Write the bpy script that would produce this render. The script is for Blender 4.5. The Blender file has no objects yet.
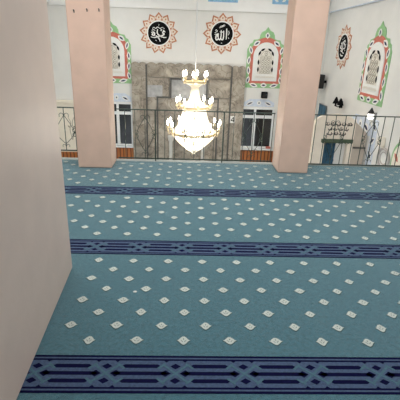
import bpy, math, random
from mathutils import Vector, Matrix
random.seed(7)
SC = bpy.context.scene
COL = SC.collection
PI = math.pi

# ------------------------------------------------------------------ materials
def srgb(r, g, b):
    f = lambda c: (c/255/12.92) if c/255 <= .04045 else ((c/255+.055)/1.055)**2.4
    return (f(r), f(g), f(b), 1)

def mat(name, col, rough=.6, metal=0, var=.06, scale=20, bump=0, bscale=80, spec=.5,
        sheen=0, emit=None, estr=0, stretch=None, detail=4):
    m = bpy.data.materials.new(name); m.use_nodes = True
    nt = m.node_tree; N = nt.nodes; L = nt.links
    b = N['Principled BSDF']
    b.inputs['Roughness'].default_value = rough
    b.inputs['Metallic'].default_value = metal
    b.inputs['Specular IOR Level'].default_value = spec
    if sheen:
        b.inputs['Sheen Weight'].default_value = sheen
        b.inputs['Sheen Roughness'].default_value = .5; b.inputs['Sheen Tint'].default_value = (.82, .95, 1, 1)
    tc = N.new('ShaderNodeTexCoord'); mp = N.new('ShaderNodeMapping')
    L.new(tc.outputs['Object'], mp.inputs['Vector'])
    if stretch: mp.inputs['Scale'].default_value = stretch
    nz = N.new('ShaderNodeTexNoise'); nz.inputs['Scale'].default_value = scale; nz.inputs['Detail'].default_value = detail
    L.new(mp.outputs['Vector'], nz.inputs['Vector'])
    rp = N.new('ShaderNodeValToRGB')
    lo = [max(0, c*(1-var*2)) for c in col[:3]]; hi = [min(1, c*(1+var*2)) for c in col[:3]]
    rp.color_ramp.elements[0].position = .3; rp.color_ramp.elements[1].position = .7
    rp.color_ramp.elements[0].color = (*lo, 1); rp.color_ramp.elements[1].color = (*hi, 1)
    L.new(nz.outputs['Fac'], rp.inputs['Fac']); L.new(rp.outputs['Color'], b.inputs['Base Color'])
    if bump:
        n2 = N.new('ShaderNodeTexNoise'); n2.inputs['Scale'].default_value = bscale; n2.inputs['Detail'].default_value = 3
        bp = N.new('ShaderNodeBump'); bp.inputs['Strength'].default_value = bump; bp.inputs['Distance'].default_value = .01
        L.new(mp.outputs['Vector'], n2.inputs['Vector']); L.new(n2.outputs['Fac'], bp.inputs['Height'])
        L.new(bp.outputs['Normal'], b.inputs['Normal'])
    if emit:
        b.inputs['Emission Color'].default_value = emit; b.inputs['Emission Strength'].default_value = estr
    return m

M = {}
M['wall'] = mat('white_wall_paint', srgb(226, 225, 221), .75, var=.015, scale=3, bump=.08, bscale=60)
M['frieze'] = mat('frieze_paint', srgb(240, 240, 238), .7, var=.01, scale=4)
M['cream'] = mat('cream_plaster', srgb(240, 232, 216), .75, var=.02, scale=6)
M['pink'] = mat('pink_pillar_paint', srgb(232, 197, 177), .6, var=.025, scale=5, bump=.12, bscale=35)
M['pink_cool_lit'] = mat('pink_paint_cool_lit', srgb(224, 202, 189), .45, var=.02, scale=4, bump=.10, bscale=22)  # pillar pink with the grey of cooler light mixed into the colour
M['carpet'] = mat('teal_carpet', srgb(62, 114, 128), .95, var=.14, scale=45, bump=.7, bscale=240, spec=.1, sheen=.72, detail=6)
M['slate'] = mat('slate_blue_band', srgb(72, 91, 124), .95, var=.12, scale=70, bump=.5, bscale=260, spec=.1, sheen=.3)
M['navy'] = mat('navy_band', srgb(14, 16, 58), .95, var=.12, scale=70, bump=.4, bscale=260, spec=.1)
M['teal_strip'] = mat('teal_strip', srgb(80, 114, 130), .95, var=.08, scale=90, bump=.4, bscale=260, spec=.1, sheen=.2)
M['dot'] = mat('cream_flower', srgb(210, 217, 210), .95, var=.05, scale=120, bump=.4, bscale=260, spec=.1)
M['dot_mark'] = mat('flower_mark', srgb(120, 134, 130), .95, var=.08, scale=120, spec=.1)
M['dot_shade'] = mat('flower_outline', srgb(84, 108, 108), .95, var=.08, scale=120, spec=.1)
M['iron'] = mat('dark_green_iron', srgb(70, 84, 76), .45, .55, var=.08, scale=30)
M['sill'] = mat('pale_stone_sill', srgb(176, 184, 180), .5, var=.04, scale=20)
M['gold'] = mat('brass', srgb(236, 218, 178), .32, .6, var=.04, scale=30)
M['candle'] = mat('white_candle', srgb(240, 235, 220), .4, var=.02)
M['bulb'] = mat('glowing_bulb', srgb(255, 240, 215), .3, var=0, emit=(1, .92, .80, 1), estr=24)
M['orange'] = mat('orange_paint', srgb(188, 126, 94), .7, var=.06, scale=30)
M['petal'] = mat('cream_paint', srgb(228, 215, 200), .7, var=.03, scale=30)
M['black'] = mat('black_paint', srgb(12, 12, 14), .85, spec=.15, var=.1, scale=30)
M['white'] = mat('white_paint', srgb(236, 236, 232), .6, var=.02, scale=30)
M['green'] = mat('green_paint', srgb(146, 192, 138), .7, var=.06, scale=25)
M['red'] = mat('red_paint', srgb(200, 112, 96), .7, var=.06, scale=25)
M['navy_paint'] = mat('navy_paint', srgb(40, 48, 84), .7, var=.06, scale=25)
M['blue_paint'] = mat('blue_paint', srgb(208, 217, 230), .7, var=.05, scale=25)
M['sky_paint'] = mat('sky_blue_paint', srgb(140, 188, 222), .7, var=.07, scale=25)
M['tan'] = mat('tan_lattice', srgb(160, 152, 136), .7, var=.08, scale=40)
M['tanlight'] = mat('pale_lattice', srgb(228, 224, 214), .7, var=.04, scale=40)
M['pvc'] = mat('white_pvc', srgb(232, 234, 234), .35, var=.01)
M['glass'] = mat('dark_night_glass', srgb(22, 28, 34), .08, var=.3, scale=5, spec=.6)
M['speaker'] = mat('black_plastic', srgb(20, 20, 22), .5, var=.1, scale=30)
M['stone'] = mat('beige_marble', srgb(234, 222, 205), .4, var=.03, scale=5)
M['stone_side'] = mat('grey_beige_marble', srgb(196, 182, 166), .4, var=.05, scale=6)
M['letter'] = mat('brown_lettering', srgb(66, 56, 52), .6, var=.08, scale=30)
M['curtain'] = mat('blue_velvet', srgb(46, 88, 112), .85, var=.12, scale=12, sheen=.3)
M['fringe'] = mat('green_fringe', srgb(78, 92, 72), .85, var=.15, scale=60)
M['marble_dark'] = mat('dark_moulding', srgb(84, 82, 78), .4, var=.1, scale=20)
M['marble_grey'] = mat('grey_marble_panel', srgb(172, 172, 172), .3, var=.12, scale=9)
M['marble_white'] = mat('white_marble', srgb(224, 222, 216), .3, var=.03, scale=10)
M['hall_floor'] = mat('hall_carpet', srgb(70, 110, 126), .95, var=.1, scale=30, spec=.1)
M['grey_ring'] = mat('grey_ring', srgb(186, 180, 176), .5, var=.05, scale=20)
M['chrome'] = mat('steel', srgb(150, 150, 150), .3, .9, var=.03)
M['lampglow'] = mat('lit_shade', srgb(255, 250, 240), .4, var=0, emit=(1, .97, .9, 1), estr=2.5)
M['diffuser'] = mat('fill_lamp_diffuser', srgb(250, 250, 250), .4, var=0, emit=(1, 1, 1, 1), estr=3)  # glow of the added ceiling lamps, out of view

def marble_mat():
    m = bpy.data.materials.new('veined_marble'); m.use_nodes = True
    nt = m.node_tree; N = nt.nodes; L = nt.links; b = N['Principled BSDF']
    b.inputs['Roughness'].default_value = .35
    tc = N.new('ShaderNodeTexCoord')
    n1 = N.new('ShaderNodeTexNoise'); n1.inputs['Scale'].default_value = 2.2; n1.inputs['Detail'].default_value = 8; n1.inputs['Distortion'].default_value = 1.2
    L.new(tc.outputs['Object'], n1.inputs['Vector'])
    r1 = N.new('ShaderNodeValToRGB')
    r1.color_ramp.elements[0].position = .3; r1.color_ramp.elements[1].position = .72
    r1.color_ramp.elements[0].color = srgb(118, 108, 95); r1.color_ramp.elements[1].color = srgb(192, 183, 168)
    L.new(n1.outputs['Fac'], r1.inputs['Fac'])
    n2 = N.new('ShaderNodeTexNoise'); n2.inputs['Scale'].default_value = 2.6; n2.inputs['Detail'].default_value = 6; n2.inputs['Distortion'].default_value = 2.0
    L.new(tc.outputs['Object'], n2.inputs['Vector'])
    r2 = N.new('ShaderNodeValToRGB'); cr = r2.color_ramp
    cr.elements[0].position = .475; cr.elements[0].color = (1, 1, 1, 1)
    cr.elements[1].position = .525; cr.elements[1].color = (1, 1, 1, 1)
    e = cr.elements.new(.5); e.color = (.30, .26, .22, 1)
    L.new(n2.outputs['Fac'], r2.inputs['Fac'])
    mx = N.new('ShaderNodeMix'); mx.data_type = 'RGBA'; mx.blend_type = 'MULTIPLY'; mx.inputs['Factor'].default_value = .75
    L.new(r1.outputs['Color'], mx.inputs[6]); L.new(r2.outputs['Color'], mx.inputs[7])
    L.new(mx.outputs[2], b.inputs['Base Color'])
    return m
M['marble'] = marble_mat()

def wood_mat():
    m = bpy.data.materials.new('orange_wood_planks'); m.use_nodes = True
    nt = m.node_tree; N = nt.nodes; L = nt.links; b = N['Principled BSDF']
    b.inputs['Roughness'].default_value = .45
    tc = N.new('ShaderNodeTexCoord')
    w = N.new('ShaderNodeTexWave'); w.wave_type = 'BANDS'; w.bands_direction = 'X'; w.inputs['Scale'].default_value = 3.3; w.inputs['Distortion'].default_value = .4
    L.new(tc.outputs['Object'], w.inputs['Vector'])
    mp = N.new('ShaderNodeMapping'); mp.inputs['Scale'].default_value = (30, 30, 1.5); L.new(tc.outputs['Object'], mp.inputs['Vector'])
    n = N.new('ShaderNodeTexNoise'); n.inputs['Scale'].default_value = 1; L.new(mp.outputs['Vector'], n.inputs['Vector'])
    r = N.new('ShaderNodeValToRGB'); r.color_ramp.elements[0].color = srgb(104, 52, 22); r.color_ramp.elements[1].color = srgb(214, 130, 66)
    r.color_ramp.elements[0].position = .0; r.color_ramp.elements[1].position = .35
    L.new(w.outputs['Fac'], r.inputs['Fac'])
    mx = N.new('ShaderNodeMix'); mx.data_type = 'RGBA'; mx.blend_type = 'MULTIPLY'; mx.inputs['Factor'].default_value = .5
    L.new(r.outputs['Color'], mx.inputs[6]); L.new(n.outputs['Color'], mx.inputs[7]); L.new(mx.outputs[2], b.inputs['Base Color'])
    return m
M['wood'] = wood_mat()

def crystal_mat():
    m = bpy.data.materials.new('crystal_beads'); m.use_nodes = True
    nt = m.node_tree; N = nt.nodes; L = nt.links
    b = N['Principled BSDF']; b.inputs['Base Color'].default_value = (.95, .94, .9, 1); b.inputs['Roughness'].default_value = .12
    tr = N.new('ShaderNodeBsdfTranslucent'); tr.inputs['Color'].default_value = (.98, .95, .88, 1)
    mx = N.new('ShaderNodeMixShader'); mx.inputs['Fac'].default_value = .6
    L.new(b.outputs[0], mx.inputs[1]); L.new(tr.outputs[0], mx.inputs[2])
    L.new(mx.outputs[0], N['Material Output'].inputs['Surface'])
    return m
M['crystal'] = crystal_mat()

# ------------------------------------------------------------------ mesh helper
class MB:
    def __init__(s): s.v = []; s.f = []; s.mi = []; s.cur = 0; s.sm = []
    def face(s, idx, smooth=False): s.f.append(idx); s.mi.append(s.cur); s.sm.append(smooth)
    def box(s, x0, x1, y0, y1, z0, z1):
        n = len(s.v)
        s.v += [(x, y, z) for z in (z0, z1) for y in (y0, y1) for x in (x0, x1)]
        for q in ((0, 2, 3, 1), (4, 5, 7, 6), (0, 1, 5, 4), (2, 6, 7, 3), (0, 4, 6, 2), (1, 3, 7, 5)):
            s.face([n+i for i in q])
        return s
    def prism(s, pts, y0, y1):
        """pts in the XZ plane, extruded from y0 (back) to y1 (front)"""
        n = len(s.v); k = len(pts)
        s.v += [(x, y0, z) for x, z in pts] + [(x, y1, z) for x, z in pts]
        s.face([n+k+i for i in range(k)]); s.face([n+i for i in reversed(range(k))])
        for i in range(k):
            j = (i+1) % k
            s.face([n+i, n+j, n+k+j, n+k+i])
        return s
    def flat(s, pts, z):
        n = len(s.v); s.v += [(x, y, z) for x, y in pts]; s.face(list(range(n, n+len(pts)))); return s
    def raised(s, pts, z0, z1):
        n = len(s.v); k = len(pts)
        s.v += [(x, y, z0) for x, y in pts] + [(x, y, z1) for x, y in pts]
        s.face([n+k+i for i in range(k)])
        for i in range(k):
            j = (i+1) % k
            s.face([n+i, n+j, n+k+j, n+k+i])
        return s
    def tube(s, pts, r, seg=6, closed=False, cap=True):
        pts = [Vector(p) for p in pts]; k = len(pts); n = len(s.v)
        rr = r if isinstance(r, (list, tuple)) else [r]*k
        up = None
        for i, p in enumerate(pts):
            if closed: t = pts[(i+1) % k]-pts[i-1]
            else: t = pts[min(i+1, k-1)]-pts[max(i-1, 0)]
            t.normalize()
            if up is None:
                up = t.orthogonal().normalized()
            up = (up - t*up.dot(t))
            if up.length < 1e-5: up = t.orthogonal()
            up.normalize(); sd = t.cross(up)
            for a in range(seg):
                c = p + (up*math.cos(2*PI*a/seg) + sd*math.sin(2*PI*a/seg))*rr[i]
                s.v.append(tuple(c))
        for i in range(k if closed else k-1):
            j = (i+1) % k
            for a in range(seg):
                b = (a+1) % seg
                s.face([n+i*seg+a, n+i*seg+b, n+j*seg+b, n+j*seg+a], True)
        if cap and not closed:
            s.face([n+a for a in reversed(range(seg))]); s.face([n+(k-1)*seg+a for a in range(seg)])
        return s
    def lathe(s, prof, cx=0, cy=0, seg=24):
        n = len(s.v)
        for r, z in prof:
            for a in range(seg):
                s.v.append((cx+r*math.cos(2*PI*a/seg), cy+r*math.sin(2*PI*a/seg), z))
        for i in range(len(prof)-1):
            for a in range(seg):
                b = (a+1) % seg
                s.face([n+i*seg+a, n+i*seg+b, n+(i+1)*seg+b, n+(i+1)*seg+a], True)
        s.face([n+a for a in reversed(range(seg))]); s.face([n+(len(prof)-1)*seg+a for a in range(seg)])
        return s
    def ribbon(s, pts, w, y0, y1, taper=True):
        """smooth brush stroke in XZ, thickness y0..y1"""
        P = spline(pts); k = len(P); L = []; R_ = []
        for i in range(k):
            a = P[max(i-1, 0)]; b = P[min(i+1, k-1)]
            dx, dz = b[0]-a[0], b[1]-a[1]; l = math.hypot(dx, dz) or 1
            t = i/(k-1)
            ww = w*.5*((.45+.55*math.sin(PI*min(1, .12+t*.85))) if taper else 1)
            L.append((P[i][0]-dz/l*ww, P[i][1]+dx/l*ww)); R_.append((P[i][0]+dz/l*ww, P[i][1]-dx/l*ww))
        n = len(s.v)
        for i in range(k):
            s.v += [(L[i][0], y0, L[i][1]), (R_[i][0], y0, R_[i][1]), (L[i][0], y1, L[i][1]), (R_[i][0], y1, R_[i][1])]
        for i in range(k-1):
            a = n+4*i; b = a+4
            s.face([a+2, a+3, b+3, b+2]); s.face([a, b, b+1, a+1]); s.face([a, a+2, b+2, b]); s.face([a+1, b+1, b+3, a+3])
        e = n+4*(k-1)
        s.face([n, n+1, n+3, n+2]); s.face([e, e+2, e+3, e+1])
        return s
    def add(s, o, mi):
        n = len(s.v); s.v += o.v
        s.f += [[i+n for i in f] for f in o.f]; s.mi += [mi]*len(o.f); s.sm += o.sm
        return s
    def build(s, name, mats, parent=None, bevel=0, loc=None, rotz=None):
        me = bpy.data.meshes.new(name); me.from_pydata(s.v, [], s.f)
        mats = mats if isinstance(mats, (list, tuple)) else [mats]
        for m in mats: me.materials.append(M[m])
        me.polygons.foreach_set('material_index', s.mi); me.polygons.foreach_set('use_smooth', s.sm)
        me.update()
        o = bpy.data.objects.new(name, me); COL.objects.link(o)
        if parent: o.parent = parent
        if loc: o.location = loc
        if rotz: o.rotation_euler.z = rotz
        if bevel:
            b = o.modifiers.new('bevel', 'BEVEL'); b.width = bevel; b.segments = 2; b.limit_method = 'ANGLE'
        return o

def spline(pts, n=6):
    if len(pts) == 2: return [tuple(pts[0][i]+(pts[1][i]-pts[0][i])*t/n for i in (0, 1)) for t in range(n+1)]
    P = [pts[0]]+list(pts)+[pts[-1]]; out = []
    for i in range(1, len(P)-2):
        for t in range(n):
            u = t/n
            out.append(tuple(.5*(2*P[i][d]+(P[i+1][d]-P[i-1][d])*u+(2*P[i-1][d]-5*P[i][d]+4*P[i+1][d]-P[i+2][d])*u*u
                       + (3*P[i][d]-P[i-1][d]-3*P[i+1][d]+P[i+2][d])*u**3) for d in (0, 1)))
    out.append(tuple(pts[-1])); return out

def tag(o, label, cat, group=None, kind=None):
    o['label'] = label; o['category'] = cat
    if group: o['group'] = group
    if kind: o['kind'] = kind
    return o
def thing(name, label, cat, loc=(0, 0, 0), rotz=0, group=None):
    o = bpy.data.objects.new(name, None); COL.objects.link(o); o.empty_display_size = .1
    o.location = loc; o.rotation_euler.z = rotz
    return tag(o, label, cat, group)
def struct(mb, name, mats, label, cat, **k):
    o = mb.build(name, mats, **k); return tag(o, label, cat, kind='structure')
def circle(r, n=40, cx=0, cz=0, rz=None): return [(cx+r*math.cos(2*PI*i/n), cz+(rz or r)*math.sin(2*PI*i/n)) for i in range(n)]
def ell(cx, cz, a, b, rot=0, n=12):
    c, s_ = math.cos(rot), math.sin(rot)
    return [(cx+a*math.cos(t)*c-b*math.sin(t)*s_, cz+a*math.cos(t)*s_+b*math.sin(t)*c) for t in (2*PI*i/n for i in range(n))]
def leaf(cx, cz, a, b, rot=0):
    c, s_ = math.cos(rot), math.sin(rot); o = []
    for x, y in ((-1, 0), (-.5, .75), (.1, 1), (.6, .6), (1, 0), (.6, -.6), (.1, -1), (-.5, -.75)):
        o.append((cx+x*a*c-y*b*s_, cz+x*a*s_+y*b*c))
    return o

# ------------------------------------------------------------------ setting
XW = 3.4; YB = 10.5; FZ = -2.6; CZ = 2.95; YE = 5.34
struct(MB().box(-XW, XW, -2.0, YE+.09, -.3, -.008), 'floor', 'sill', 'gallery floor slab under the teal carpet', 'floor')
struct(MB().box(-XW, XW, YE+.09, YB, FZ-.1, FZ), 'floor', 'hall_floor', 'prayer hall floor below the gallery', 'floor')
struct(MB().box(-XW-.2, XW+.2, -2.0, YB+.2, CZ, CZ+.15), 'ceiling', 'frieze', 'white ceiling over gallery and hall', 'ceiling')
struct(MB().box(-XW-.2, XW+.2, YB, YB+.2, FZ, CZ), 'wall_back', 'wall', 'white far wall of the prayer hall behind the chandelier', 'wall')
struct(MB().box(XW, XW+.2, -2.0, YB, FZ, CZ), 'wall_right', 'wall', 'white right side wall of the hall', 'wall')
struct(MB().box(-XW-.2, -XW, -2.0, YB, FZ, CZ), 'wall_left', 'wall', 'white left side wall of the hall', 'wall')
# frieze band under the ceiling, with painted blue patches
def frieze(name, length, loc, rotz, patches, label, line='frieze'):
    o = struct(MB().box(0, length, -.05, -.002, 2.34, CZ-.002-loc[2]), name, 'frieze', label, 'trim', loc=loc, rotz=rotz)
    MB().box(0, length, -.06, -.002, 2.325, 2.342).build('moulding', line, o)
    for a, b in patches:
        m = MB(); m.box(a, b, -.056, -.049, 2.515, 2.72)
        m.cur = 1
        k = max(2, int((b-a)/.18))
        for i in range(k): m.prism(leaf(a+(b-a)*(i+.5)/k, 2.6, .06, .03, .6 if i % 2 else -.6), -.055, -.059)
        m.build('painted_patch', ['sky_paint', 'white'], o)
    return o
frieze('trim_1', 2*XW-.12, (-XW+.06, YB, 0), 0, [(1.1, 1.9), (3.75, 4.46), (5.28, 5.85)], 'white frieze with sky blue painted patches along top of far wall')
frieze('trim_2', YB+1.5, (XW, YB, .05), -PI/2, [(1.2, 1.9), (3.4, 4.1)], 'white frieze along top of the right wall', 'blue_paint')  # moulding tinted blue to draw the thin shadow line under the frieze
frieze('trim_3', YB+1.5, (-XW, -1.5, .05), PI/2, [(7.2, 7.9)], 'white frieze along top of the left wall')
# wood wainscot of the far wall
for nm, a, b, lab in (('trim_4', -2.49, -1.45, 'orange plank wainscot under the left dark window'), ('trim_5', 1.43, XW-.01, 'orange plank wainscot under the right dark window'), ('trim_8', -XW+.01, -2.495, 'low orange plank wainscot in the far left corner')):
    zt = -1.23 if nm == 'trim_8' else -1.07
    o = struct(MB().box(a, b, YB-.04, YB-.002, FZ, zt-.03), nm, 'wood', lab, 'wainscot')
    MB().box(a, b, YB-.06, YB-.002, zt-.03, zt).build('cap_rail', 'wood', o)
# cream panel and ledge in the far left corner
o = struct(MB().box(-XW+.005, -2.5, YB-.03, YB-.002, -1.226, .07), 'trim_6', 'cream', 'cream wall panel under a ledge in far left corner', 'wall panel')
MB().box(-XW+.005, -2.45, YB-.10, YB-.002, .07, .13).build('ledge', 'cream', o, .01)
m = MB()
for cx in (-3.05, -2.75):
    for s_ in (1, -1):
        m.ribbon([(cx, -.9), (cx+.05*s_, -.65), (cx+.02*s_, -.45), (cx+.08*s_, -.3)], .018, YB-.034, YB-.029)
        m.prism(leaf(cx+.07*s_, -.55, .045, .018, .8*s_), YB-.029, YB-.034)
MB().box(-3.25, -2.55, YB-.0315, YB-.0285, -1.0, -.1).add(m, 1).build('vine_board', ['cream', 'tan'], o)
# edge sill of the gallery
struct(MB().box(-XW+.005, XW-.005, YE-.009, YE+.09, -.007, .003), 'trim_7', 'sill', 'pale stone sill along the gallery edge under the railing', 'sill')

# ------------------------------------------------------------------ carpet
U = 1.5
L_ = .2276*U; MD = .1707*U; Q = .0817*U; P_ = .8705*U; Y0 = 1.0071*U
pil_boxes = [(-1.42, -.93, 4.93, 5.5), (1.16, 1.62, 4.9, 5.5), (-1.5, -.70, .5, 2.52)]
def clear(x, y, r=.03): return not any(a-r < x < b+r and c-r < y < d+r for a, b, c, d in pil_boxes)
cp = MB(); cp.box(-XW+.005, XW-.005, -1.9, YE-.012, -.007, 0)
FL = [(-1.06, .02), (-.78, .12), (-.6, .42), (-.3, .74), (-.12, .9), (0, .8), (.12, .9), (.3, .74), (.6, .42), (.78, .12), (1.06, .02), (.74, -.2), (.5, -.56), (.2, -.84), (0, -.92), (-.2, -.84), (-.5, -.56), (-.74, -.2)]
def flower(x, y):
    j = lambda s: random.uniform(-s, s)
    x += j(.003); y += j(.003); a = .0345*(1+j(.08)); b = .0335*(1+j(.08))
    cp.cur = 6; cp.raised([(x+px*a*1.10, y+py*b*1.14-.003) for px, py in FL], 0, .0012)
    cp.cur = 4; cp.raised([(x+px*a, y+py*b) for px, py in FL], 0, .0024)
    cp.cur = 5
    cp.flat([(x+px*a, y+py*b) for px, py in ((-.5, .1), (-.28, -.05), (-.05, -.35), (-.2, -.35))], .0027)
    cp.flat([(x+px*a, y+py*b) for px, py in ((.5, .1), (.2, -.35), (.05, -.35), (.28, -.05))], .0027)
    cp.flat([(x+px*a, y+py*b) for px, py in ((-.1, .3), (.0, .05), (.1, .3), (.0, .5))], .0027)
ph = {-1: -.5225*U, 0: -.5128*U, 1: -.5031*U, 2: -.4934*U}
for b in range(-2, 4):
    p0 = ph.get(b, ph[-1] if b < 0 else ph[2])
    for r in range(8):
        y = Y0+P_*b+.1565*U+Q*r
        if y > YE-.06 or y < -1.8: continue
        for i in range(-24, 26):
            x = p0+MD*(i+(.5 if r % 2 else 0))
            if abs(x) < XW-.06 and clear(x, y): flower(x, y)
kph = {-1: -.030*U, 0: -.2524*U, 1: -.4741*U, 2: -.6852*U}
def bar(x0, x1, y, h, tip):
    cp.raised([(x0, y), (x0+tip, y-h), (x1-tip, y-h), (x1, y), (x1-tip, y+h), (x0+tip, y+h)], 0, .0022)
def dia(x, y, a, b): cp.raised([(x-a, y), (x, y-b), (x+a, y), (x, y+b)], 0, .0022)
for b in (-1, 0, 1, 2):
    yc = Y0+P_*b; X0, X1 = -XW+.006, XW-.006
    cp.cur = 1; cp.raised([(X0, yc-.118), (X1, yc-.118), (X1, yc+.118), (X0, yc+.118)], 0, .0012)
    cp.cur = 2
    for s_ in (1, -1):
        for y, h in ((.1130, .0065), (.0900, .0052)):
            cp.raised([(X0, yc+s_*y-h), (X1, yc+s_*y-h), (X1, yc+s_*y+h), (X0, yc+s_*y+h)], 0, .0020)
    for i in range(-12, 13):
        c = kph[b]+L_*i
        if not (X0+.25 < c < X1-.25): continue
        cp.cur = 2
        dia(c, yc+.046, .026, .018); dia(c, yc-.046, .026, .018)
        bar(c+.03, c+L_-.03, yc, .0112, .022)
        for s_ in (1, -1):
            bar(c+.074, c+L_-.074, yc+s_*.047, .0115, .015)
            for t in (1, -1):
                cp.raised([(c+t*.047-.016, yc+s_*.0885), (c+t*.047, yc+s_*.073), (c+t*.047+.016, yc+s_*.0885)], 0, .0022)
            dia(c+s_*.049, yc, .027, .021)
        cp.cur = 3
        w = .006
        for s_ in (1, -1):
            for (ax, ay, bx, by) in ((-.062, -.056, .062, .056), (-.088, .030, -.052, .064), (.052, -.064, .088, -.030)):
                dx, dy = bx-ax, by-ay; l = math.hypot(dx, dy); nx, ny = -dy/l*w, dx/l*w
                cp.raised([(c+s_*(ax+nx), yc+ay+ny), (c+s_*(ax-nx), yc+ay-ny), (c+s_*(bx-nx), yc+by-ny), (c+s_*(bx+nx), yc+by+ny)], 0, .0025 if s_ > 0 else .0027)
tag(cp.build('prayer_carpet', ['carpet', 'slate', 'navy', 'teal_strip', 'dot', 'dot_mark', 'dot_shade']),
    'teal prayer carpet with cream flower dots and navy interlaced bands covering the gallery floor', 'carpet')
# a white paper scrap lying on the carpet
m = MB()
m.raised([(-.012, -.006), (.004, -.009), (.013, .001), (.006, .009), (-.008, .006)], 0, .004)
tag(m.build('paper_scrap', 'white', loc=(-.323, 2.201, .0005)), 'tiny white paper scrap lying on the teal carpet beside near pillar', 'scrap')

# ------------------------------------------------------------------ pillars
def pillar(x0, x1, y0, y1, label):
    m = MB().box(x0, x1, y0, y1, .0031, CZ-.002)
    return tag(m.build('pillar', 'pink', bevel=.014), label, 'pillar', 'square pink pillars of the gallery')
pillar(-1.403, -.975, 4.96, 5.33, 'square pink pillar left of the chandelier, with three small hooks near its top')
pillar(1.182, 1.572, 4.93, 5.33, 'square pink pillar right of the chandelier, before the pulpit')
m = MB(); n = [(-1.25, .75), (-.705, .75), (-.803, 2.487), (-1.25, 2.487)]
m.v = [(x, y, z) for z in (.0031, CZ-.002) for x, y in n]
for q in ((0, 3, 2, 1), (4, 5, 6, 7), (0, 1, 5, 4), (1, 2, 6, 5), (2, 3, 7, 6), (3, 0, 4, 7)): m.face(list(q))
tag(m.build('pillar', 'pink_cool_lit', bevel=.008), 'wide smooth pink pillar, greyed in colour for cool light, filling the left edge, nearest the viewer', 'pillar', 'square pink pillars of the gallery')
for x, z, w in ((-1.311, 1.835, 'leftmost'), (-1.165, 1.85, 'middle'), (-1.03, 1.855, 'rightmost')):
    m = MB(); y = 4.959
    m.tube([(0, 0, 0), (0, -.02, .0), (0, -.026, .006), (0, -.022, .014)], .0045, 6); m.box(-.006, .006, -.003, 0, -.016, .012)
    tag(m.build('wall_hook', 'marble_dark', loc=(x, y, z)), w+' of the three small dark hooks near the top of the left pink pillar', 'hook', 'hooks on the left pillar')

# ------------------------------------------------------------------ railings
TOP = .703; YR = YE-.005+.02
def motif(bl, cx, z0, halfl, halfr):
    m = MB(); zt = TOP-.10; zm = TOP-.33; zb = z0+.09
    for s_, hw in ((-1, halfl), (1, halfr)):
        m.tube([(cx, YR, zt), (cx+s_*hw*.5, YR, (zt+zm)/2+.01), (cx+s_*(hw-.006), YR, zm)], .0040, 6)
        m.tube([(cx+s_*(hw-.006), YR, zm), (cx+s_*hw*.5, YR, (zb+zm)/2-.01), (cx, YR, zb)], .0040, 6)
        for px, pz, r in ((cx, zt+.005, .030), (cx, zb-.02, .022)):          # curls at the top and bottom
            m.tube([(px+s_*(.004+r*(1-math.cos(a))), YR, pz+r*1.1*math.sin(a)-.01) for a in (0, PI*.3, PI*.6, PI*.9, PI*1.2)], .0036, 6)
        for d in (1, -1):                                                    # curls at the sides
            m.tube([(cx+s_*(hw-.008-.035*math.sin(a)), YR, zm+d*.028*(1-math.cos(a))) for a in (0, PI*.3, PI*.6, PI*.9, PI*1.15)], .0045, 6)
    bl(m, 'scroll_motif')
def railing(label, x0, x1, z0, bars, motifs, posts=()):
    t = thing('railing', label, 'railing', ((x0+x1)/2, YR, .0045), 0, 'iron railings along the gallery edge')
    off = -(x0+x1)/2
    def bl(mb, n):
        mb.v = [(x+off, y-YR, z-.0045) for x, y, z in mb.v]; return mb.build(n, 'iron', t)
    bl(MB().box(x0, x1, YR-.012, YR+.012, TOP-.006, TOP+.006), 'top_rail')
    bl(MB().box(x0, x1, YR-.008, YR+.008, z0-.007, z0+.007), 'bottom_rail')
    for x in bars: bl(MB().box(x-.0043, x+.0043, YR-.0043, YR+.0043, z0+.006, TOP-.008), 'baluster')
    for x in posts: bl(MB().box(x-.0075, x+.0075, YR-.0075, YR+.0075, .0045, TOP-.007), 'post')
    for q in motifs: motif(bl, q[0], z0, q[1], q[2])
    return t
railing('dark iron railing section left of the left pillar, over orange wood', -3.385, -1.418, .125,
        [-1.514-.14*k for k in range(14)], [(-1.654, .14, .14), (-2.494, .14, .14)], (-1.435, -3.37))
railing('long dark iron railing section between the two far pillars, before the chandelier', -.955, 1.165, .040,
        [-.848+.1335*k for k in range(16)], [(-.581, .1335, .1335), (.087, .1335, .1335), (.888, .1335, .1335)], (-.44, .48))
railing('dark iron railing section right of the right pillar, before the pulpit', 1.59, 3.385, .016,
        [1.735+.1335*k for k in range(13)], [(2.002, .1335, .1335), (2.536, .1335, .1335), (3.07, .1335, .1335)], (1.602, 3.37))

# ------------------------------------------------------------------ far wall: mihrab
YM = YB-.003
t = thing('mihrab', 'tall grey veined marble prayer niche with dark stepped frame in the far wall', 'prayer niche', (0, YM, FZ))
def mt(mb, n, mat_, par=None):
    mb.v = [(x, y-YM, z-FZ) for x, y, z in mb.v]; return mb.build(n, mat_, par or t)
def scallop(a, b, zb, zt):
    pts = [(a, zb), (b, zb)]; n_ = max(2, round((b-a)/.24)); st = (b-a)/n_
    for i in range(n_):
        for u in (0, .25, .5, .75):
            pts.append((b-st*(i+u), zt+.035*math.sin(PI*u)-.02))
    pts.append((a, zt-.02))
    return pts
mt(MB().prism(scallop(-1.44, -1.075, FZ, 1.10), YM, YM-.12), 'marble_slab', 'marble')
mt(MB().prism(scallop(1.075, 1.42, FZ, 1.08), YM, YM-.12), 'marble_slab', 'marble')
mt(MB().prism(scallop(-1.065, 1.065, .77, 1.10), YM, YM-.09), 'marble_slab', 'marble')
mt(MB().box(-1.065, -.50, YM-.09, YM, .30, .76), 'marble_slab', 'marble')
mt(MB().box(.50, 1.065, YM-.09, YM, .30, .76), 'marble_slab', 'marble')
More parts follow.
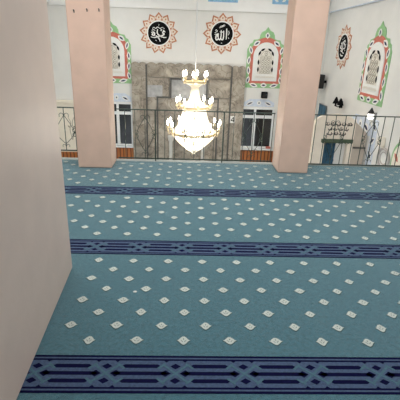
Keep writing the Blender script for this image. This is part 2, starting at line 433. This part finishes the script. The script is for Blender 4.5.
mt(MB().box(-1.065, -.82, YM-.09, YM, FZ, .29), 'marble_slab', 'marble')
mt(MB().box(.78, 1.065, YM-.09, YM, FZ, .29), 'marble_slab', 'marble')
for x in (-1.07, 1.07): mt(MB().box(x-.018, x+.018, YM-.135, YM-.10, FZ, 1.06), 'dark_seam', 'marble_dark')
o = mt(MB().box(-1.05, -.67, YM-.10, YM-.091, .275, .57), 'grey_inset', 'marble_grey')
m = MB()
for a, b, c, d in ((-.475, .475, .72, .755), (-.475, -.44, .27, .72), (.44, .475, .27, .72)): m.box(a, b, YM-.125, YM-.04, c, d)
mt(m, 'upper_frame', 'marble_dark')
mt(MB().box(-.44, .44, YM-.07, YM, .27, .72), 'upper_panel', 'marble_grey')
m = MB()
for a, b, c, d in ((-.815, -.475, .262, .295), (.475, .775, .262, .295), (-.815, -.78, FZ, .262), (.74, .775, FZ, .262)): m.box(a, b, YM-.125, YM-.04, c, d)
mt(m, 'lower_frame', 'marble_dark')
# niche recess with a pointed stalactite hood
m = MB()
arch = [(.36*math.cos(a), -.45+.42*math.sin(a)**.8) for a in [PI*i/12 for i in range(13)]]
m.prism([(-.78, FZ), (-.36, FZ), (-.36, -.45)]+[p for p in reversed(arch)][1:-1]+[(.36, -.45), (.36, FZ), (.74, FZ), (.74, .262), (-.78, .262)], YM-.02, YM-.075)
mt(m, 'niche_surround', 'marble')
mt(MB().box(-.5, .5, YM-.012, YM, FZ, .1), 'niche_back', 'marble')
for x in (-.45, .402):
    c = mt(MB().lathe([(.065, FZ), (.065, FZ+.12), (.05, FZ+.16), (.048, -.86), (.07, -.82), (.085, -.72), (.085, -.69)], x, YM-.14, 16), 'column', 'marble_white')
# plate with the number
t4 = thing('number_plate', 'small white number plate with a dark 4 on marble right of chandelier', 'sign', (1.155, YB-.1295, -.235))
m = MB()
for q in ([(.010, .07), (.030, .07), (.030, -.06), (.010, -.06)], [(-.045, -.032), (.048, -.032), (.048, -.012), (-.045, -.012)], [(-.045, -.012), (-.022, -.012), (.030, .07), (.010, .07)]): m.prism(q, -.0115, -.016)
MB().box(-.065, .065, -.012, 0, -.085, .095).add(m, 1).build('plate', ['white', 'black'], t4)

# ------------------------------------------------------------------ calligraphy medallions
ALLAH = [[(.42, .50), (.44, .1), (.42, -.50)], [(.14, .30), (.15, -.2), (.10, -.48), (-.02, -.52), (-.10, -.36)],
         [(-.10, .34), (-.10, -.2), (-.16, -.48), (-.28, -.52), (-.36, -.36), (-.36, .05)],
         [(-.36, -.42), (-.48, -.56), (-.60, -.44), (-.56, -.12), (-.44, -.02), (-.46, -.3)]]
ALLAH2 = [[(-.22, .22), (-.14, .13), (-.06, .22), (.02, .13), (.08, .24)], [(-.30, .54), (-.02, .64), (.26, .76)], [(-.24, .66), (.02, .74), (.2, .84)],
          [(-.70, .28), (-.56, .36), (-.50, .2), (-.64, .14), (-.74, .04)], [(-.6, .0), (-.74, -.1)], [(.62, .3), (.68, .1), (.6, -.1)], [(.62, -.3), (.68, -.42)], [(-.06, -.80), (.02, -.86)]]
MUH = [[(.62, .12), (.46, .20), (.38, .04), (.52, -.06), (.30, -.20), (-.05, -.30), (-.45, -.40), (-.78, -.34)],
       [(-.12, .36), (-.16, .05), (-.05, -.12), (.15, -.26), (.50, -.36), (.74, -.34)],
       [(-.30, -.22), (-.1, -.34), (.06, -.56), (.14, -.76)], [(-.52, .0), (-.66, -.12), (-.46, -.2), (-.40, -.02), (-.54, .1), (-.74, .05)]]
MUH2 = [[(-.62, .38), (-.48, .52), (-.30, .42), (-.10, .56), (.12, .44), (.36, .54), (.56, .40)], [(-.02, .70), (.04, .78)], [(-.70, .24), (-.5, .3), (-.34, .22)], [(.12, .28), (.30, .34), (.2, .2)], [(-.32, -.62), (-.22, -.7)], [(.4, .3), (.55, .25)]]
ALI = [[(.48, .42), (.30, .56), (.10, .40), (.34, .24), (.56, .10), (.44, -.12), (.10, -.10)], [(-.10, .50), (-.06, .1), (.02, -.2), (-.2, -.36), (-.46, -.24)],
       [(-.52, .30), (-.32, .36), (-.40, .10), (-.6, -.06), (-.3, -.1), (.1, -.44), (.46, -.50)], [(-.40, -.56), (-.1, -.72), (.3, -.70)]]
ALI2 = [[(.0, .74), (.14, .78)], [(-.3, .62), (-.2, .7)], [(.62, .3), (.68, .16)], [(-.7, .16), (-.64, .04)], [(.56, -.3), (.66, -.26)]]
def medallion(label, loc, rotz, thick, thin, k=1.0, n_=12, a0=PI/2):
    t = thing('calligraphy_medallion', label, 'medallion', loc, rotz, 'calligraphy medallions on the walls')
    star = lambda R, r: [((R if i % 2 == 0 else r)*k*math.cos(a0+PI*i/n_), (R if i % 2 == 0 else r)*k*math.sin(a0+PI*i/n_)) for i in range(2*n_)]
    base = MB().prism(star(.472, .378), 0, -.008)
    m = MB(); d = MB()
    for i in range(n_):
        a = a0+2*PI*i/n_; R_ = lambda r, da: (r*k*math.cos(a+da), r*k*math.sin(a+da))
        m.prism([R_(.298, .17), R_(.298, 0), R_(.298, -.17), R_(.352, -.19), R_(.425, 0), R_(.352, .19)], -.007, -.012)
        d.prism(ell(*R_(.355, 0), .022*k, .017*k, a), -.011, -.015)
        m.prism([R_(.374, PI/n_-.05), R_(.318, PI/n_), R_(.374, PI/n_+.05)], -.007, -.012)
    base.add(m, 1).add(d, 0).build('rosette', ['orange', 'petal'], t)
    MB().prism(circle(.292*k, 48), -.006, -.0135).build('cream_ring', 'white', t)
    m = MB()
    for s_ in thick: m.ribbon([(x*.25*k, z*.25*k) for x, z in s_], .030*k, -.0175, -.021)
    for s_ in thin: m.ribbon([(x*.25*k, z*.25*k) for x, z in s_], .014*k, -.0175, -.021)
    MB().prism(circle(.262*k, 48), -.008, -.018).add(m, 1).build('disc', ['black', 'white'], t)
medallion('round black calligraphy medallion with orange rosette, left one on the far wall, sweeping script', (-.760, YB-.001, 1.785), 0, MUH, MUH2, n_=13)
medallion('round black calligraphy medallion with orange rosette, right one on the far wall, upright script', (.783, YB-.001, 1.82), 0, ALLAH, ALLAH2)
medallion('round black calligraphy medallion with orange rosette, on the right side wall', (XW-.001, 9.31, 1.60), -PI/2, ALI, ALI2, k=.98, n_=12)

# ------------------------------------------------------------------ painted arched plaster windows
def arch_panel(label, loc, rotz, hw=.475, H_=1.44):
    t = thing('arched_plaster_window', label, 'window ornament', loc, rotz, 'painted arched plaster windows')
    sx = hw/.475; sz = H_/1.44
    S = lambda pts: [(x*sx, z*sz) for x, z in pts]
    half = [(.475, 0), (.475, .92), (.44, .97), (.42, 1.04), (.36, 1.07), (.33, 1.14), (.25, 1.15), (.19, 1.17), (.18, 1.25), (.14, 1.32), (.06, 1.36), (0, 1.44)]
    out = half+[(-x, z) for x, z in reversed(half[:-1])]
    gb = MB().prism(S(out), 0, -.010)
    ra = [(.385, .11), (.385, .82)]+[(.385*math.cos(a), .82+.38*math.sin(a)) for a in [PI*i/16 for i in range(1, 16)]]+[(-.385, .82), (-.385, .11)]
    MB().prism(S(ra), -.009, -.017).build('red_band', 'red', t)
    ia = [(.315, .17), (.315, .76)]+[(.315*math.cos(a), .76+.33*math.sin(a)) for a in [PI*i/16 for i in range(1, 16)]]+[(-.315, .76), (-.315, .17)]
    MB().prism(S(ia), -.012, -.030).build('plaster_field', 'white', t)
    w = MB(); nv = MB()
    spots = [(0, 1.245, .062, .048, PI/2, 'n')]
    for s_ in (1, -1):
        spots += [(s_*.25, 1.06, .085, .05, -s_*.6, 'n'), (s_*.385, .90, .085, .042, PI/2-s_*.25, 'r'), (s_*.42, .66, .09, .04, PI/2+s_*.1, 'n'), (s_*.415, .42, .09, .04, PI/2-s_*.1, 'r'),
                  (s_*.415, .19, .085, .042, PI/2+s_*.25, 'n'), (s_*.26, .065, .10, .045, s_*.25, 'n')]
    spots.append((0, .07, .075, .05, 0, 'r'))
    rd = MB()
    for x, z, a, b, r, c in spots:
        w.prism(S(leaf(x, z, a*1.15, b*1.2, r)), -.016, -.022)
        (nv if c == 'n' else rd).prism(S(leaf(x, z, a*.72, b*.42, r)), -.021, -.026)
    gb.add(w, 1).add(nv, 2).add(rd, 2).build('green_border', ['green', 'white', 'navy_paint'], t)
    # stepped recess, dashes, lattice and ledge
    la = [(.20, .34), (.20, .74)]+[(.20*math.cos(a), .74+.21*math.sin(a)) for a in [PI*i/12 for i in range(1, 12)]]+[(-.20, .74), (-.20, .34)]
    lg = MB().prism(S(la), -.029, -.034)
    m = MB()
    for s_ in (1, -1):
        for z in (.45, .62): m.prism(S(leaf(s_*.178, z, .066, .024, PI/2)), -.033, -.038)
        for a in (.42, 1.05): m.prism(S(leaf(s_*.178*math.cos(a), .76+.178*math.sin(a), .066, .026, s_*(a+PI/2))), -.033, -.038)
    lg.add(m, 1); m = MB()
    for r in range(5):
        z = .41+.105*r
        for cx in (-.075, 0, .075):
            if r == 4 and cx: continue
            m.tube([(x*sx, -.036, zz*sz) for x, zz in ell(cx, z, .036, .05, 0, 10)], .006, 4, True)
            m.prism(S(ell(cx, z, .012, .018, 0, 8)), -.033, -.039)
    m.tube([(x*sx, -.036, z*sz) for x, z in [(.135, .36), (.135, .72)]+[(.135*math.cos(a), .74+.15*math.sin(a)) for a in [PI*i/8 for i in range(1, 8)]]+[(-.135, .72), (-.135, .36)]], .006, 4, True)
    lg.add(m, 2).build('plaster_lattice', ['tanlight', 'black', 'tan'], t)
    m = MB(); m.box(-.25*sx, .25*sx, -.055, -.029, .255*sz, .275*sz); m.box(-.23*sx, .23*sx, -.045, -.029, .285*sz, .295*sz)
    m.build('sill_ledge', 'tanlight', t)
arch_panel('arched window ornament with green and red painted border, far wall beside the right pillar', (1.905, YB-.001, .575), 0)
arch_panel('arched window ornament with green and red painted border, far wall behind the left pillar', (-1.925, YB-.001, .585), 0)
arch_panel('large arched window ornament with green and red border on the right side wall', (XW-.001, 7.56, .615), -PI/2, .54, 1.42)

# ------------------------------------------------------------------ dark windows under them, with blue painted panels
def blue_panel(label, loc, rotz, w, h, tilt=0):
    t = thing('painted_blue_panel', label, 'painted panel', loc, rotz, 'pale blue painted leaf panels')
    g = MB().prism([(-w/2, 0), (w/2, 0), (w/2, h*.55), (w*.30, h), (-w*.30, h), (-w/2, h*.55)] if h < w else [(-w/2, 0), (w/2, 0), (w/2, h), (-w/2, h)], 0, -.010)
    a = MB(); b = MB()
    if h < w:
        for s_ in (1, -1): a.prism(leaf(s_*w*.30, h*.42, w*.13, h*.24, -s_*.45), -.009, -.014); b.prism(leaf(s_*w*.30, h*.42, w*.10, h*.10, -s_*.45), -.013, -.018)
        a.prism(ell(0, h*.5, w*.07, h*.3), -.009, -.014); b.prism(ell(0, h*.5, w*.022, h*.1), -.013, -.018)
    else:
        n_ = 7
        for i in range(n_):
            s_ = 1 if i % 2 else -1
            a.prism(leaf(0, h*(i+.5)/n_, h/n_*.42, w*.28, s_*.7), -.009, -.014); b.prism(leaf(0, h*(i+.5)/n_, h/n_*.34, w*.12, s_*.7), -.013, -.018)
    g.add(a, 1).add(b, 2).build('leaf_board', ['blue_paint', 'white', 'navy_paint'], t)
blue_panel('pale blue painted leaf panel above the right dark window on the far wall', (1.83, YB-.001, .10), 0, .80, .19)
blue_panel('pale blue painted leaf panel above the left dark window beside left pillar', (-1.85, YB-.001, .125), 0, .74, .21)
blue_panel('wide pale blue painted leaf panel on the right wall behind the pulpit', (XW-.001, 7.745, .05), -PI/2, .96, .30)
blue_panel('tall narrow pale blue strip of painted leaves on the right wall', (XW-.001, 7.12, -1.45), -PI/2, .22, 1.83)
def hall_window(name, x0, x1, z0, z1, xm, zt, label):
    o = MB().box(x0, x1, YB-.020, YB-.002, z0, z1).build(name, 'glass')
    tag(o, label, 'window', kind='structure')
    f = .038
    m = MB(); ya, yb = YB-.055, YB-.003
    m.box(x0-f, x0, ya, yb, z0-f, z1+f); m.box(x1, x1+f, ya, yb, z0-f, z1+f); m.box(x0, x1, ya, yb, z1, z1+f); m.box(x0, x1, ya, yb, z0-f, z0)
    m.build('window_frame', 'pvc', o)
    MB().box(x0, x1, ya-.004, yb, zt-.038, zt+.038).build('transom', 'pvc', o)
    for x in xm: MB().box(x-.036, x+.036, ya-.006, yb, z0, zt-.038).build('mullion', 'pvc', o); MB().box(x-.028, x+.028, ya-.002, yb, zt+.038, z1).build('mullion', 'pvc', o)
    MB().box(x0-.08, x1+.08, YB-.12, yb, z0-.085, z0-.046).build('window_sill', 'pvc', o)
hall_window('window_1', 1.41, 2.20, -.945, .035, [1.74], -.155, 'white framed dark window right of the marble niche')
hall_window('window_2', -2.22, -1.49, -.97, .07, [-1.83], -.155, 'white framed dark window left of the marble niche')
# small red box on the window sill
tag(MB().box(2.10, 2.22, YB-.115, YB-.06, -.9865, -.93).build('small_box', 'red', bevel=.006), 'small red box standing on the sill of the right dark window', 'box')
t = thing('wall_lamp', 'small black boxy wall lamp above the right dark window on far wall', 'lamp', (1.94, YB-.001, .40))
MB().box(-.03, .03, -.03, 0, -.05, .05).build('backplate', 'black', t)
MB().box(-.078, .078, -.13, -.031, -.075, .085).build('lamp_body', 'black', t, .012)
MB().box(-.06, .06, -.137, -.1305, -.06, .06).build('lens', 'glass', t)

# ------------------------------------------------------------------ chandelier
CX, CY = .115, 7.8
t = thing('chandelier', 'large lit brass and crystal bead chandelier hanging on a rod before the marble niche', 'chandelier', (CX, CY, -.48))
def ct(mb, n, mat_, par=None):
    mb.v = [(x, y, z+.48) for x, y, z in mb.v]; return mb.build(n, mat_, par or t)
ct(MB().tube([(0, 0, CZ-.10), (0, 0, 1.02)], .010, 8), 'rod', 'pvc')
ct(MB().lathe([(.03, CZ-.16), (.09, CZ-.12), (.11, CZ-.06), (.11, CZ-.003)], 0, 0, 20), 'ceiling_canopy', 'gold')
ct(MB().lathe([(.012, 1.03), (.03, 1.0), (.018, .96), (.05, .93), (.03, .90), (.02, .6), (.035, .5), (.02, .3), (.035, .05), (.02, -.3)], 0, 0, 14), 'stem', 'gold')
def ring(R_, z, h, n):
    pr = [(R_-.010, z-h), (R_+.004, z-h), (R_+.014, z-h*.4), (R_+.006, z), (R_+.014, z+h*.4), (R_+.006, z+h), (R_-.010, z+h)]
    m = MB().lathe(pr, 0, 0, 40); m.f = m.f[:-2]; m.mi = m.mi[:-2]; m.sm = m.sm[:-2]
    k = len(pr)
    for a in range(40): m.face([a, (a+1) % 40, (k-1)*40+(a+1) % 40, (k-1)*40+a])
    for i in range(4): a = i*PI/2+.3; m.tube([(.012*math.cos(a), .012*math.sin(a), z), (R_*math.cos(a), R_*math.sin(a), z)], .006, 5)
    return ct(m, n, 'gold')
ring(.205, .885, .022, 'upper_ring'); ring(.285, .42, .026, 'middle_ring'); ring(.445, -.075, .024, 'lower_ring')
def strands(path, n_, n, br=.0125, step=.027):
    """bead strands hung along a radius/height profile, all round the axis"""
    P = spline(path, 10); m = MB()
    ln = sum(math.dist(P[i], P[i+1]) for i in range(len(P)-1)); k = max(4, int(ln/step))
    Q_ = []
    for j in range(2*k+1):
        s = ln*j/(2*k); acc = 0
        for i in range(len(P)-1):
            d = math.dist(P[i], P[i+1])
            if acc+d >= s or i == len(P)-2:
                u = min(1, (s-acc)/d if d else 0); Q_.append((P[i][0]+(P[i+1][0]-P[i][0])*u, P[i][1]+(P[i+1][1]-P[i][1])*u)); break
            acc += d
    for a_ in range(n_):
        a = 2*PI*a_/n_
        m.tube([(r*math.cos(a), r*math.sin(a), z) for r, z in Q_], [(br if j % 2 else br*.42) for j in range(len(Q_))], 5)
    o = ct(m, n, 'crystal'); return o
strands([(.185, .872), (.075, .80), (.075, .70), (.105, .56), (.20, .45), (.272, .432)], 26, 'upper_bead_strands')
strands([(.215, .39), (.235, .28), (.27, .16), (.34, .02), (.435, -.06)], 60, 'middle_bead_strands')
strands([(.43, -.095), (.36, -.20), (.25, -.31), (.13, -.41), (.035, -.465)], 50, 'lower_bead_strands')
ct(MB().lathe([(.004, -.535), (.03, -.51), (.04, -.485), (.03, -.46), (.012, -.44)], 0, 0, 12), 'crystal_ball', 'crystal')
for i in range(5):
    a = 2*PI*i/5; x, y = .11*math.cos(a), .11*math.sin(a)
    ct(MB().lathe([(.004, .19), (.02, .17), (.034, .14), (.034, .11), (.018, .06), (.016, .03)], x, y, 12), 'inner_bulb', 'bulb')
    ct(MB().lathe([(.016, -.10), (.018, -.13), (.034, -.18), (.034, -.21), (.02, -.24), (.004, -.26)], x*1.3, y*1.3, 12), 'inner_bulb', 'bulb')
def arms(R0, R1, z0, z1, n_, a0, hb):
    for i in range(n_):
        a = a0+2*PI*i/n_; c, s_ = math.cos(a), math.sin(a)
        P = lambda r, z: (r*c, r*s_, z)
        o = ct(MB().tube([P(R0, z0), P((R0+R1)/2, z0-.035), P(R1-.01, z0-.02), P(R1, z1-.02)], .008, 6), 'candle_arm', 'gold')
        q = MB().lathe([(.012, z1-.03), (.034, z1-.005), (.036, z1+.004), (.012, z1+.002)], R1*c, R1*s_, 12); ct(q, 'drip_cup', 'gold', o)
        q = MB().lathe([(.011, z1), (.011, z1+.05)], R1*c, R1*s_, 10); ct(q, 'candle', 'candle', o)
        z2 = z1+.05
        q = MB().lathe([(.010, z2), (.018, z2+.018), (.021, z2+.038), (.015, z2+.065), (.008, z2+.09), (.002, z2+.10)], R1*c, R1*s_, 12); ct(q, 'bulb', 'bulb', o)
arms(.215, .235, .885, .94, 6, .35, 0)
arms(.295, .345, .42, .46, 8, .2, 0)
arms(.455, .515, -.075, .03, 12, .1, 0)
def point(name, loc, w, col, r):
    l = bpy.data.lights.new(name, 'POINT'); l.energy = w; l.color = col; l.shadow_soft_size = r
    o = bpy.data.objects.new(name, l); COL.objects.link(o); o.location = loc; return o
point('chandelier_light', (CX, CY, .12), 110, (1, .96, .88), .10)
point('chandelier_light', (CX, CY, -.17), 130, (1, .96, .88), .12)
point('chandelier_light', (CX+.04, CY-.02, .62), 16, (1, .95, .86), .03)

# ------------------------------------------------------------------ pulpit with curtain, right of the hall
PX0, PX1, PY, PT = 2.345, 3.12, 7.3, .39
t = thing('pulpit', 'beige marble pulpit gate with rounded top and three lines of dark lettering', 'pulpit', ((PX0+PX1)/2, PY, FZ))
OX, OZ = -(PX0+PX1)/2, -FZ
def pt(mb, n, mat_, bevel=0):
    mb.v = [(x+OX, y-PY, z+OZ) for x, y, z in mb.v]; return mb.build(n, mat_, t, bevel)
r_ = .17
def rc(cx, cz, a0, a1): return [(cx+r_*math.cos(a0+(a1-a0)*i/6), cz+r_*math.sin(a0+(a1-a0)*i/6)) for i in range(7)]
ox0, ox1, oz = 2.575, 3.02, -.03
pts = [(PX0, FZ), (ox0, FZ), (ox0, oz), (ox1, oz), (ox1, FZ), (PX1, FZ)]+rc(PX1-r_, PT-r_, 0, PI/2)+rc(PX0+r_, PT-r_, PI/2, PI)
ga = MB().prism(pts, PY+.10, PY)
pt(MB().prism([(2.56, PT-.005), (2.65, PT+.03), (2.77, PT+.045), (2.89, PT+.025), (2.96, PT-.005)], PY+.09, PY+.01), 'crest', 'stone')
m = MB(); random.seed(11)
for ln, (x0, x1) in enumerate(((2.55, 3.05), (2.60, 2.99), (2.59, 2.95))):      # three lines of script, too small to read
    z = .245-.088*ln; x = x1
    while x > x0+.03:
        w = random.uniform(.07, .13); e = max(x0, x-w)
        m.ribbon([(x, z+.012), (x-.012, z-.014), ((x+e)/2, z-.016), (e+.01, z-.012), (e, z+.008)], .017, PY, PY-.006)
        for q in range(random.randint(1, 3)):
            ux = random.uniform(e+.01, x-.01); m.ribbon([(ux, z+random.uniform(.022, .036)), (ux-.003, z-.014)], .013, PY, PY-.006)
        for q in range(random.randint(1, 2)):
            m.prism(ell(random.uniform(e+.01, x-.01), z+random.choice((.034, -.034)), .008, .007), PY, PY-.006)
        x = e-.02
pt(ga.add(m, 1), 'gate_arch', ['stone', 'letter'])
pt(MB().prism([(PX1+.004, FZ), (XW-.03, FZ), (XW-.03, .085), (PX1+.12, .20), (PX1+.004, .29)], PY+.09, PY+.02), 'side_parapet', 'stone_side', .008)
pt(MB().box(PX1+.01, XW-.032, PY-.012, PY+.015, -.20, -.175), 'string_course', 'marble_dark')
m = MB()
for i in range(6): m.box(ox0+.006, ox1-.006, PY+.30+.28*i, PY+.58+.28*i, FZ, FZ+.35+.34*i)
pt(m, 'steps', 'marble_white')
pt(MB().box(ox0-.02, ox0, PY+.12, PY+2.0, FZ, -.1), 'balustrade', 'stone'); pt(MB().box(ox1, ox1+.02, PY+.12, PY+2.0, FZ, -.1), 'balustrade', 'stone')
pt(MB().box(ox0+.004, ox1-.004, PY+.095, PY+.11, FZ, oz-.001), 'white_door', 'marble_white')
t = thing('curtain', 'dark blue curtain with green fringed valance hanging in the pulpit gate', 'curtain', (2.67, PY, FZ+.335))
m = MB(); k = 36; n = 0
for z in (0, 1.2, 2.24):
    for i in range(k+1): m.v.append((-.088+.225*i/k, .045+.014*math.sin(i*1.05)+.004*math.sin(i*.4+z), z))
for r in (0, 1):
    for i in range(k): a = r*(k+1)+i; m.face([a, a+1, a+k+2, a+k+1], True)
o = m.build('drape', 'curtain', t); s_ = o.modifiers.new('solid', 'SOLIDIFY'); s_.thickness = .006
m = MB(); k = 60
for z in (2.175, 2.20, 2.235):
    for i in range(k+1): m.v.append((-.16+.60*i/k, -.020+.006*math.sin(i*1.6), z-(.02*abs(math.sin(i*.52)) if z < 2.18 else 0)))
for r in (0, 1):
    for i in range(k): a = r*(k+1)+i; m.face([a, a+1, a+k+2, a+k+1], True)
o = m.build('valance', 'fringe', t); s_ = o.modifiers.new('solid', 'SOLIDIFY'); s_.thickness = .012

# ------------------------------------------------------------------ right wall fittings
def sconce(label, loc, shade_m):
    t = thing('wall_sconce', label, 'lamp', loc, -PI/2, 'sconces on the right wall')
    MB().box(-.03, .03, -.02, 0, -.09, .06).build('backplate', 'black', t, .006)
    for s_ in (-1, 1):
        a = MB().tube([(0, -.02, -.03), (s_*.06, -.07, -.075), (s_*.13, -.10, -.06), (s_*.14, -.10, -.01)], .010, 6).build('arm', 'black', t)
        MB().lathe([(.075, -.01), (.07, .0), (.045, .06), (.022, .12), (.01, .135)], s_*.14, -.10, 14).build('lamp_shade', shade_m, a)
        MB().lathe([(.008, -.075), (.026, -.055), (.02, -.03), (.01, -.012)], s_*.14, -.10, 10).build('finial', 'black', a)
    return t
sconce('black two armed wall sconce on the right wall above the pulpit', (XW-.001, 8.86, .43), 'black')
t = thing('wall_sconce', 'lit wall lamp with dark cone top on right wall, right of the pulpit', 'lamp', (XW-.001, 7.17, .40), -PI/2, 'sconces on the right wall')
MB().box(-.03, .03, -.02, 0, -.09, .10).build('backplate', 'chrome', t, .006)
MB().tube([(0, -.02, .02), (0, -.08, .05), (0, -.10, .08)], .010, 6).build('arm', 'chrome', t)
MB().lathe([(.068, .080), (.05, .11), (.02, .16), (.008, .185)], 0, -.10, 14).build('cone_cap', 'speaker', t)
MB().lathe([(.025, -.02), (.05, -.01), (.058, .03), (.05, .075)], 0, -.10, 16).build('glass_shade', 'lampglow', t)
t = thing('loudspeaker', 'black box loudspeaker mounted high on right wall in the far corner', 'speaker', (XW-.001, 10.15, .80), -PI/2)
MB().box(-.03, .03, -.08, 0, -.03, .03).build('bracket', 'black', t)
MB().box(-.115, .115, -.20, -.081, -.16, .17).build('cabinet', 'speaker', t, .01)
MB().box(-.10, .10, -.208, -.2005, -.145, .155).build('grille', 'black', t)
m = MB(); k = 16
for z in (-1.5, -.4, .25):
    for i in range(k+1): m.v.append((-.27+.54*i/k, -.035-.015*math.sin(i*1.3), z))
for r in (0, 1):
    for i in range(k): a = r*(k+1)+i; m.face([a, a+1, a+k+2, a+k+1], True)
t = thing('wall_banner', 'blue cloth banner hanging on the right wall near the far corner', 'banner', (XW-.001, 10.05, .0), -PI/2)
m.v = [(x, y, z) for x, y, z in m.v]
o = m.build('cloth', 'curtain', t); s_ = o.modifiers.new('solid', 'SOLIDIFY'); s_.thickness = .005
MB().tube([(-.30, -.035, .252), (.30, -.035, .252)], .010, 8).build('rod', 'chrome', t)
t = thing('round_wall_ring', 'pale grey ring ornament on the right wall below a beige box', 'ornament', (XW-.001, 6.57, -.19), -PI/2)
m = MB(); m.tube([(.19*math.cos(a), -.025, .165*math.sin(a)) for a in [2*PI*i/32 for i in range(32)]], .022, 8, True); m.build('rim', 'grey_ring', t)
m = MB(); m.tube([(.125*math.cos(a), -.014, .105*math.sin(a)) for a in [2*PI*i/28 for i in range(28)]], .010, 6, True); m.build('inner_rim', 'grey_ring', t)
MB().prism(circle(.19, 32, 0, 0, .165), 0, -.010).build('face', 'white', t)
tag(MB().box(-.06, .06, -.09, -.001, -.08, .08).build('wall_box', 'cream', bevel=.015, loc=(XW-.001, 6.69, .075), rotz=-PI/2), 'small beige box fixed on the right wall above the grey ring', 'box')
t = thing('painted_green_panel', 'pale green arched painted panel on right wall at the photo edge', 'painted panel', (XW-.001, 6.03, -.62), -PI/2)
def archp(hw, h): return [(hw, 0), (hw, h-hw)]+[(hw*math.cos(a), h-hw+hw*math.sin(a)) for a in [PI*i/14 for i in range(1, 14)]]+[(-hw, h-hw), (-hw, 0)]
MB().prism(archp(.30, .84), 0, -.008).build('green_border', 'green', t)
cf = MB().prism(archp(.26, .78), -.007, -.013)
m = MB(); 
for z in (.15, .35, .55):
    for s_ in (1, -1): m.prism(leaf(s_*.14, z, .09, .035, s_*.7), -.012, -.018)
cf.add(m, 1).build('leaf_field', ['cream', 'red'], t)

# ------------------------------------------------------------------ ceiling lamps added above the frame to brighten hall and gallery, world light
def added_ceiling_lamp(label, x, y, w, d, watts, col=(1, .985, .96)):
    t = thing('added_ceiling_lamp', label, 'lamp', (x, y, CZ-.001), 0, 'added unseen ceiling lamps')
    MB().box(-w/2, w/2, -d/2, d/2, -.05, 0).build('housing', 'white', t)
    MB().box(-w/2+.02, w/2-.02, -d/2+.02, d/2-.02, -.058, -.051).build('diffuser', 'diffuser', t)
    l = bpy.data.lights.new('fill_light', 'AREA'); l.shape = 'RECTANGLE'; l.size = w; l.size_y = d; l.energy = watts; l.color = col
    o = bpy.data.objects.new('fill_light', l); COL.objects.link(o); o.location = (x, y, CZ-.075)
for x, y, w in ((-1.7, 9.0, 'far left'), (1.7, 9.0, 'far right'), (-1.7, 6.6, 'near left'), (1.7, 6.6, 'near right')):
    added_ceiling_lamp('added unseen ceiling lamp brightening the hall, '+w, x, y, 1.2, .3, 16)
added_ceiling_lamp('added unseen ceiling lamp brightening pillars and gallery carpet, right of the near pillar', .9, 3.4, 1.2, .3, 38)
added_ceiling_lamp('added unseen ceiling lamp brightening pillars and gallery carpet, behind the near pillar', -1.4, 3.5, 1.2, .3, 26)
wd = bpy.data.worlds.new('world'); SC.world = wd; wd.use_nodes = True
wd.node_tree.nodes['Background'].inputs[0].default_value = (.92, .96, 1, 1)
wd.node_tree.nodes['Background'].inputs[1].default_value = 1.15

# ------------------------------------------------------------------ camera
cam = bpy.data.cameras.new('camera'); co = bpy.data.objects.new('camera', cam); COL.objects.link(co)
cam.sensor_width = 36; cam.sensor_fit = 'HORIZONTAL'; cam.lens = 396.286/400*36; cam.clip_start = .05
R_ = (.99920333, -.02402625, .03186618); D_ = (.0210779, -.36031609, -.93259211); F_ = (.03388859, .93252081, -.35952262)
mw = Matrix(((R_[0], -D_[0], -F_[0], 0), (R_[1], -D_[1], -F_[1], 0), (R_[2], -D_[2], -F_[2], 1.5), (0, 0, 0, 1)))
co.matrix_world = mw
SC.camera = co
SC.view_settings.view_transform = 'Standard'; SC.view_settings.look = 'None'; SC.view_settings.gamma = 1
SC.view_settings.exposure = 0.0; SC.view_settings.use_curve_mapping = False
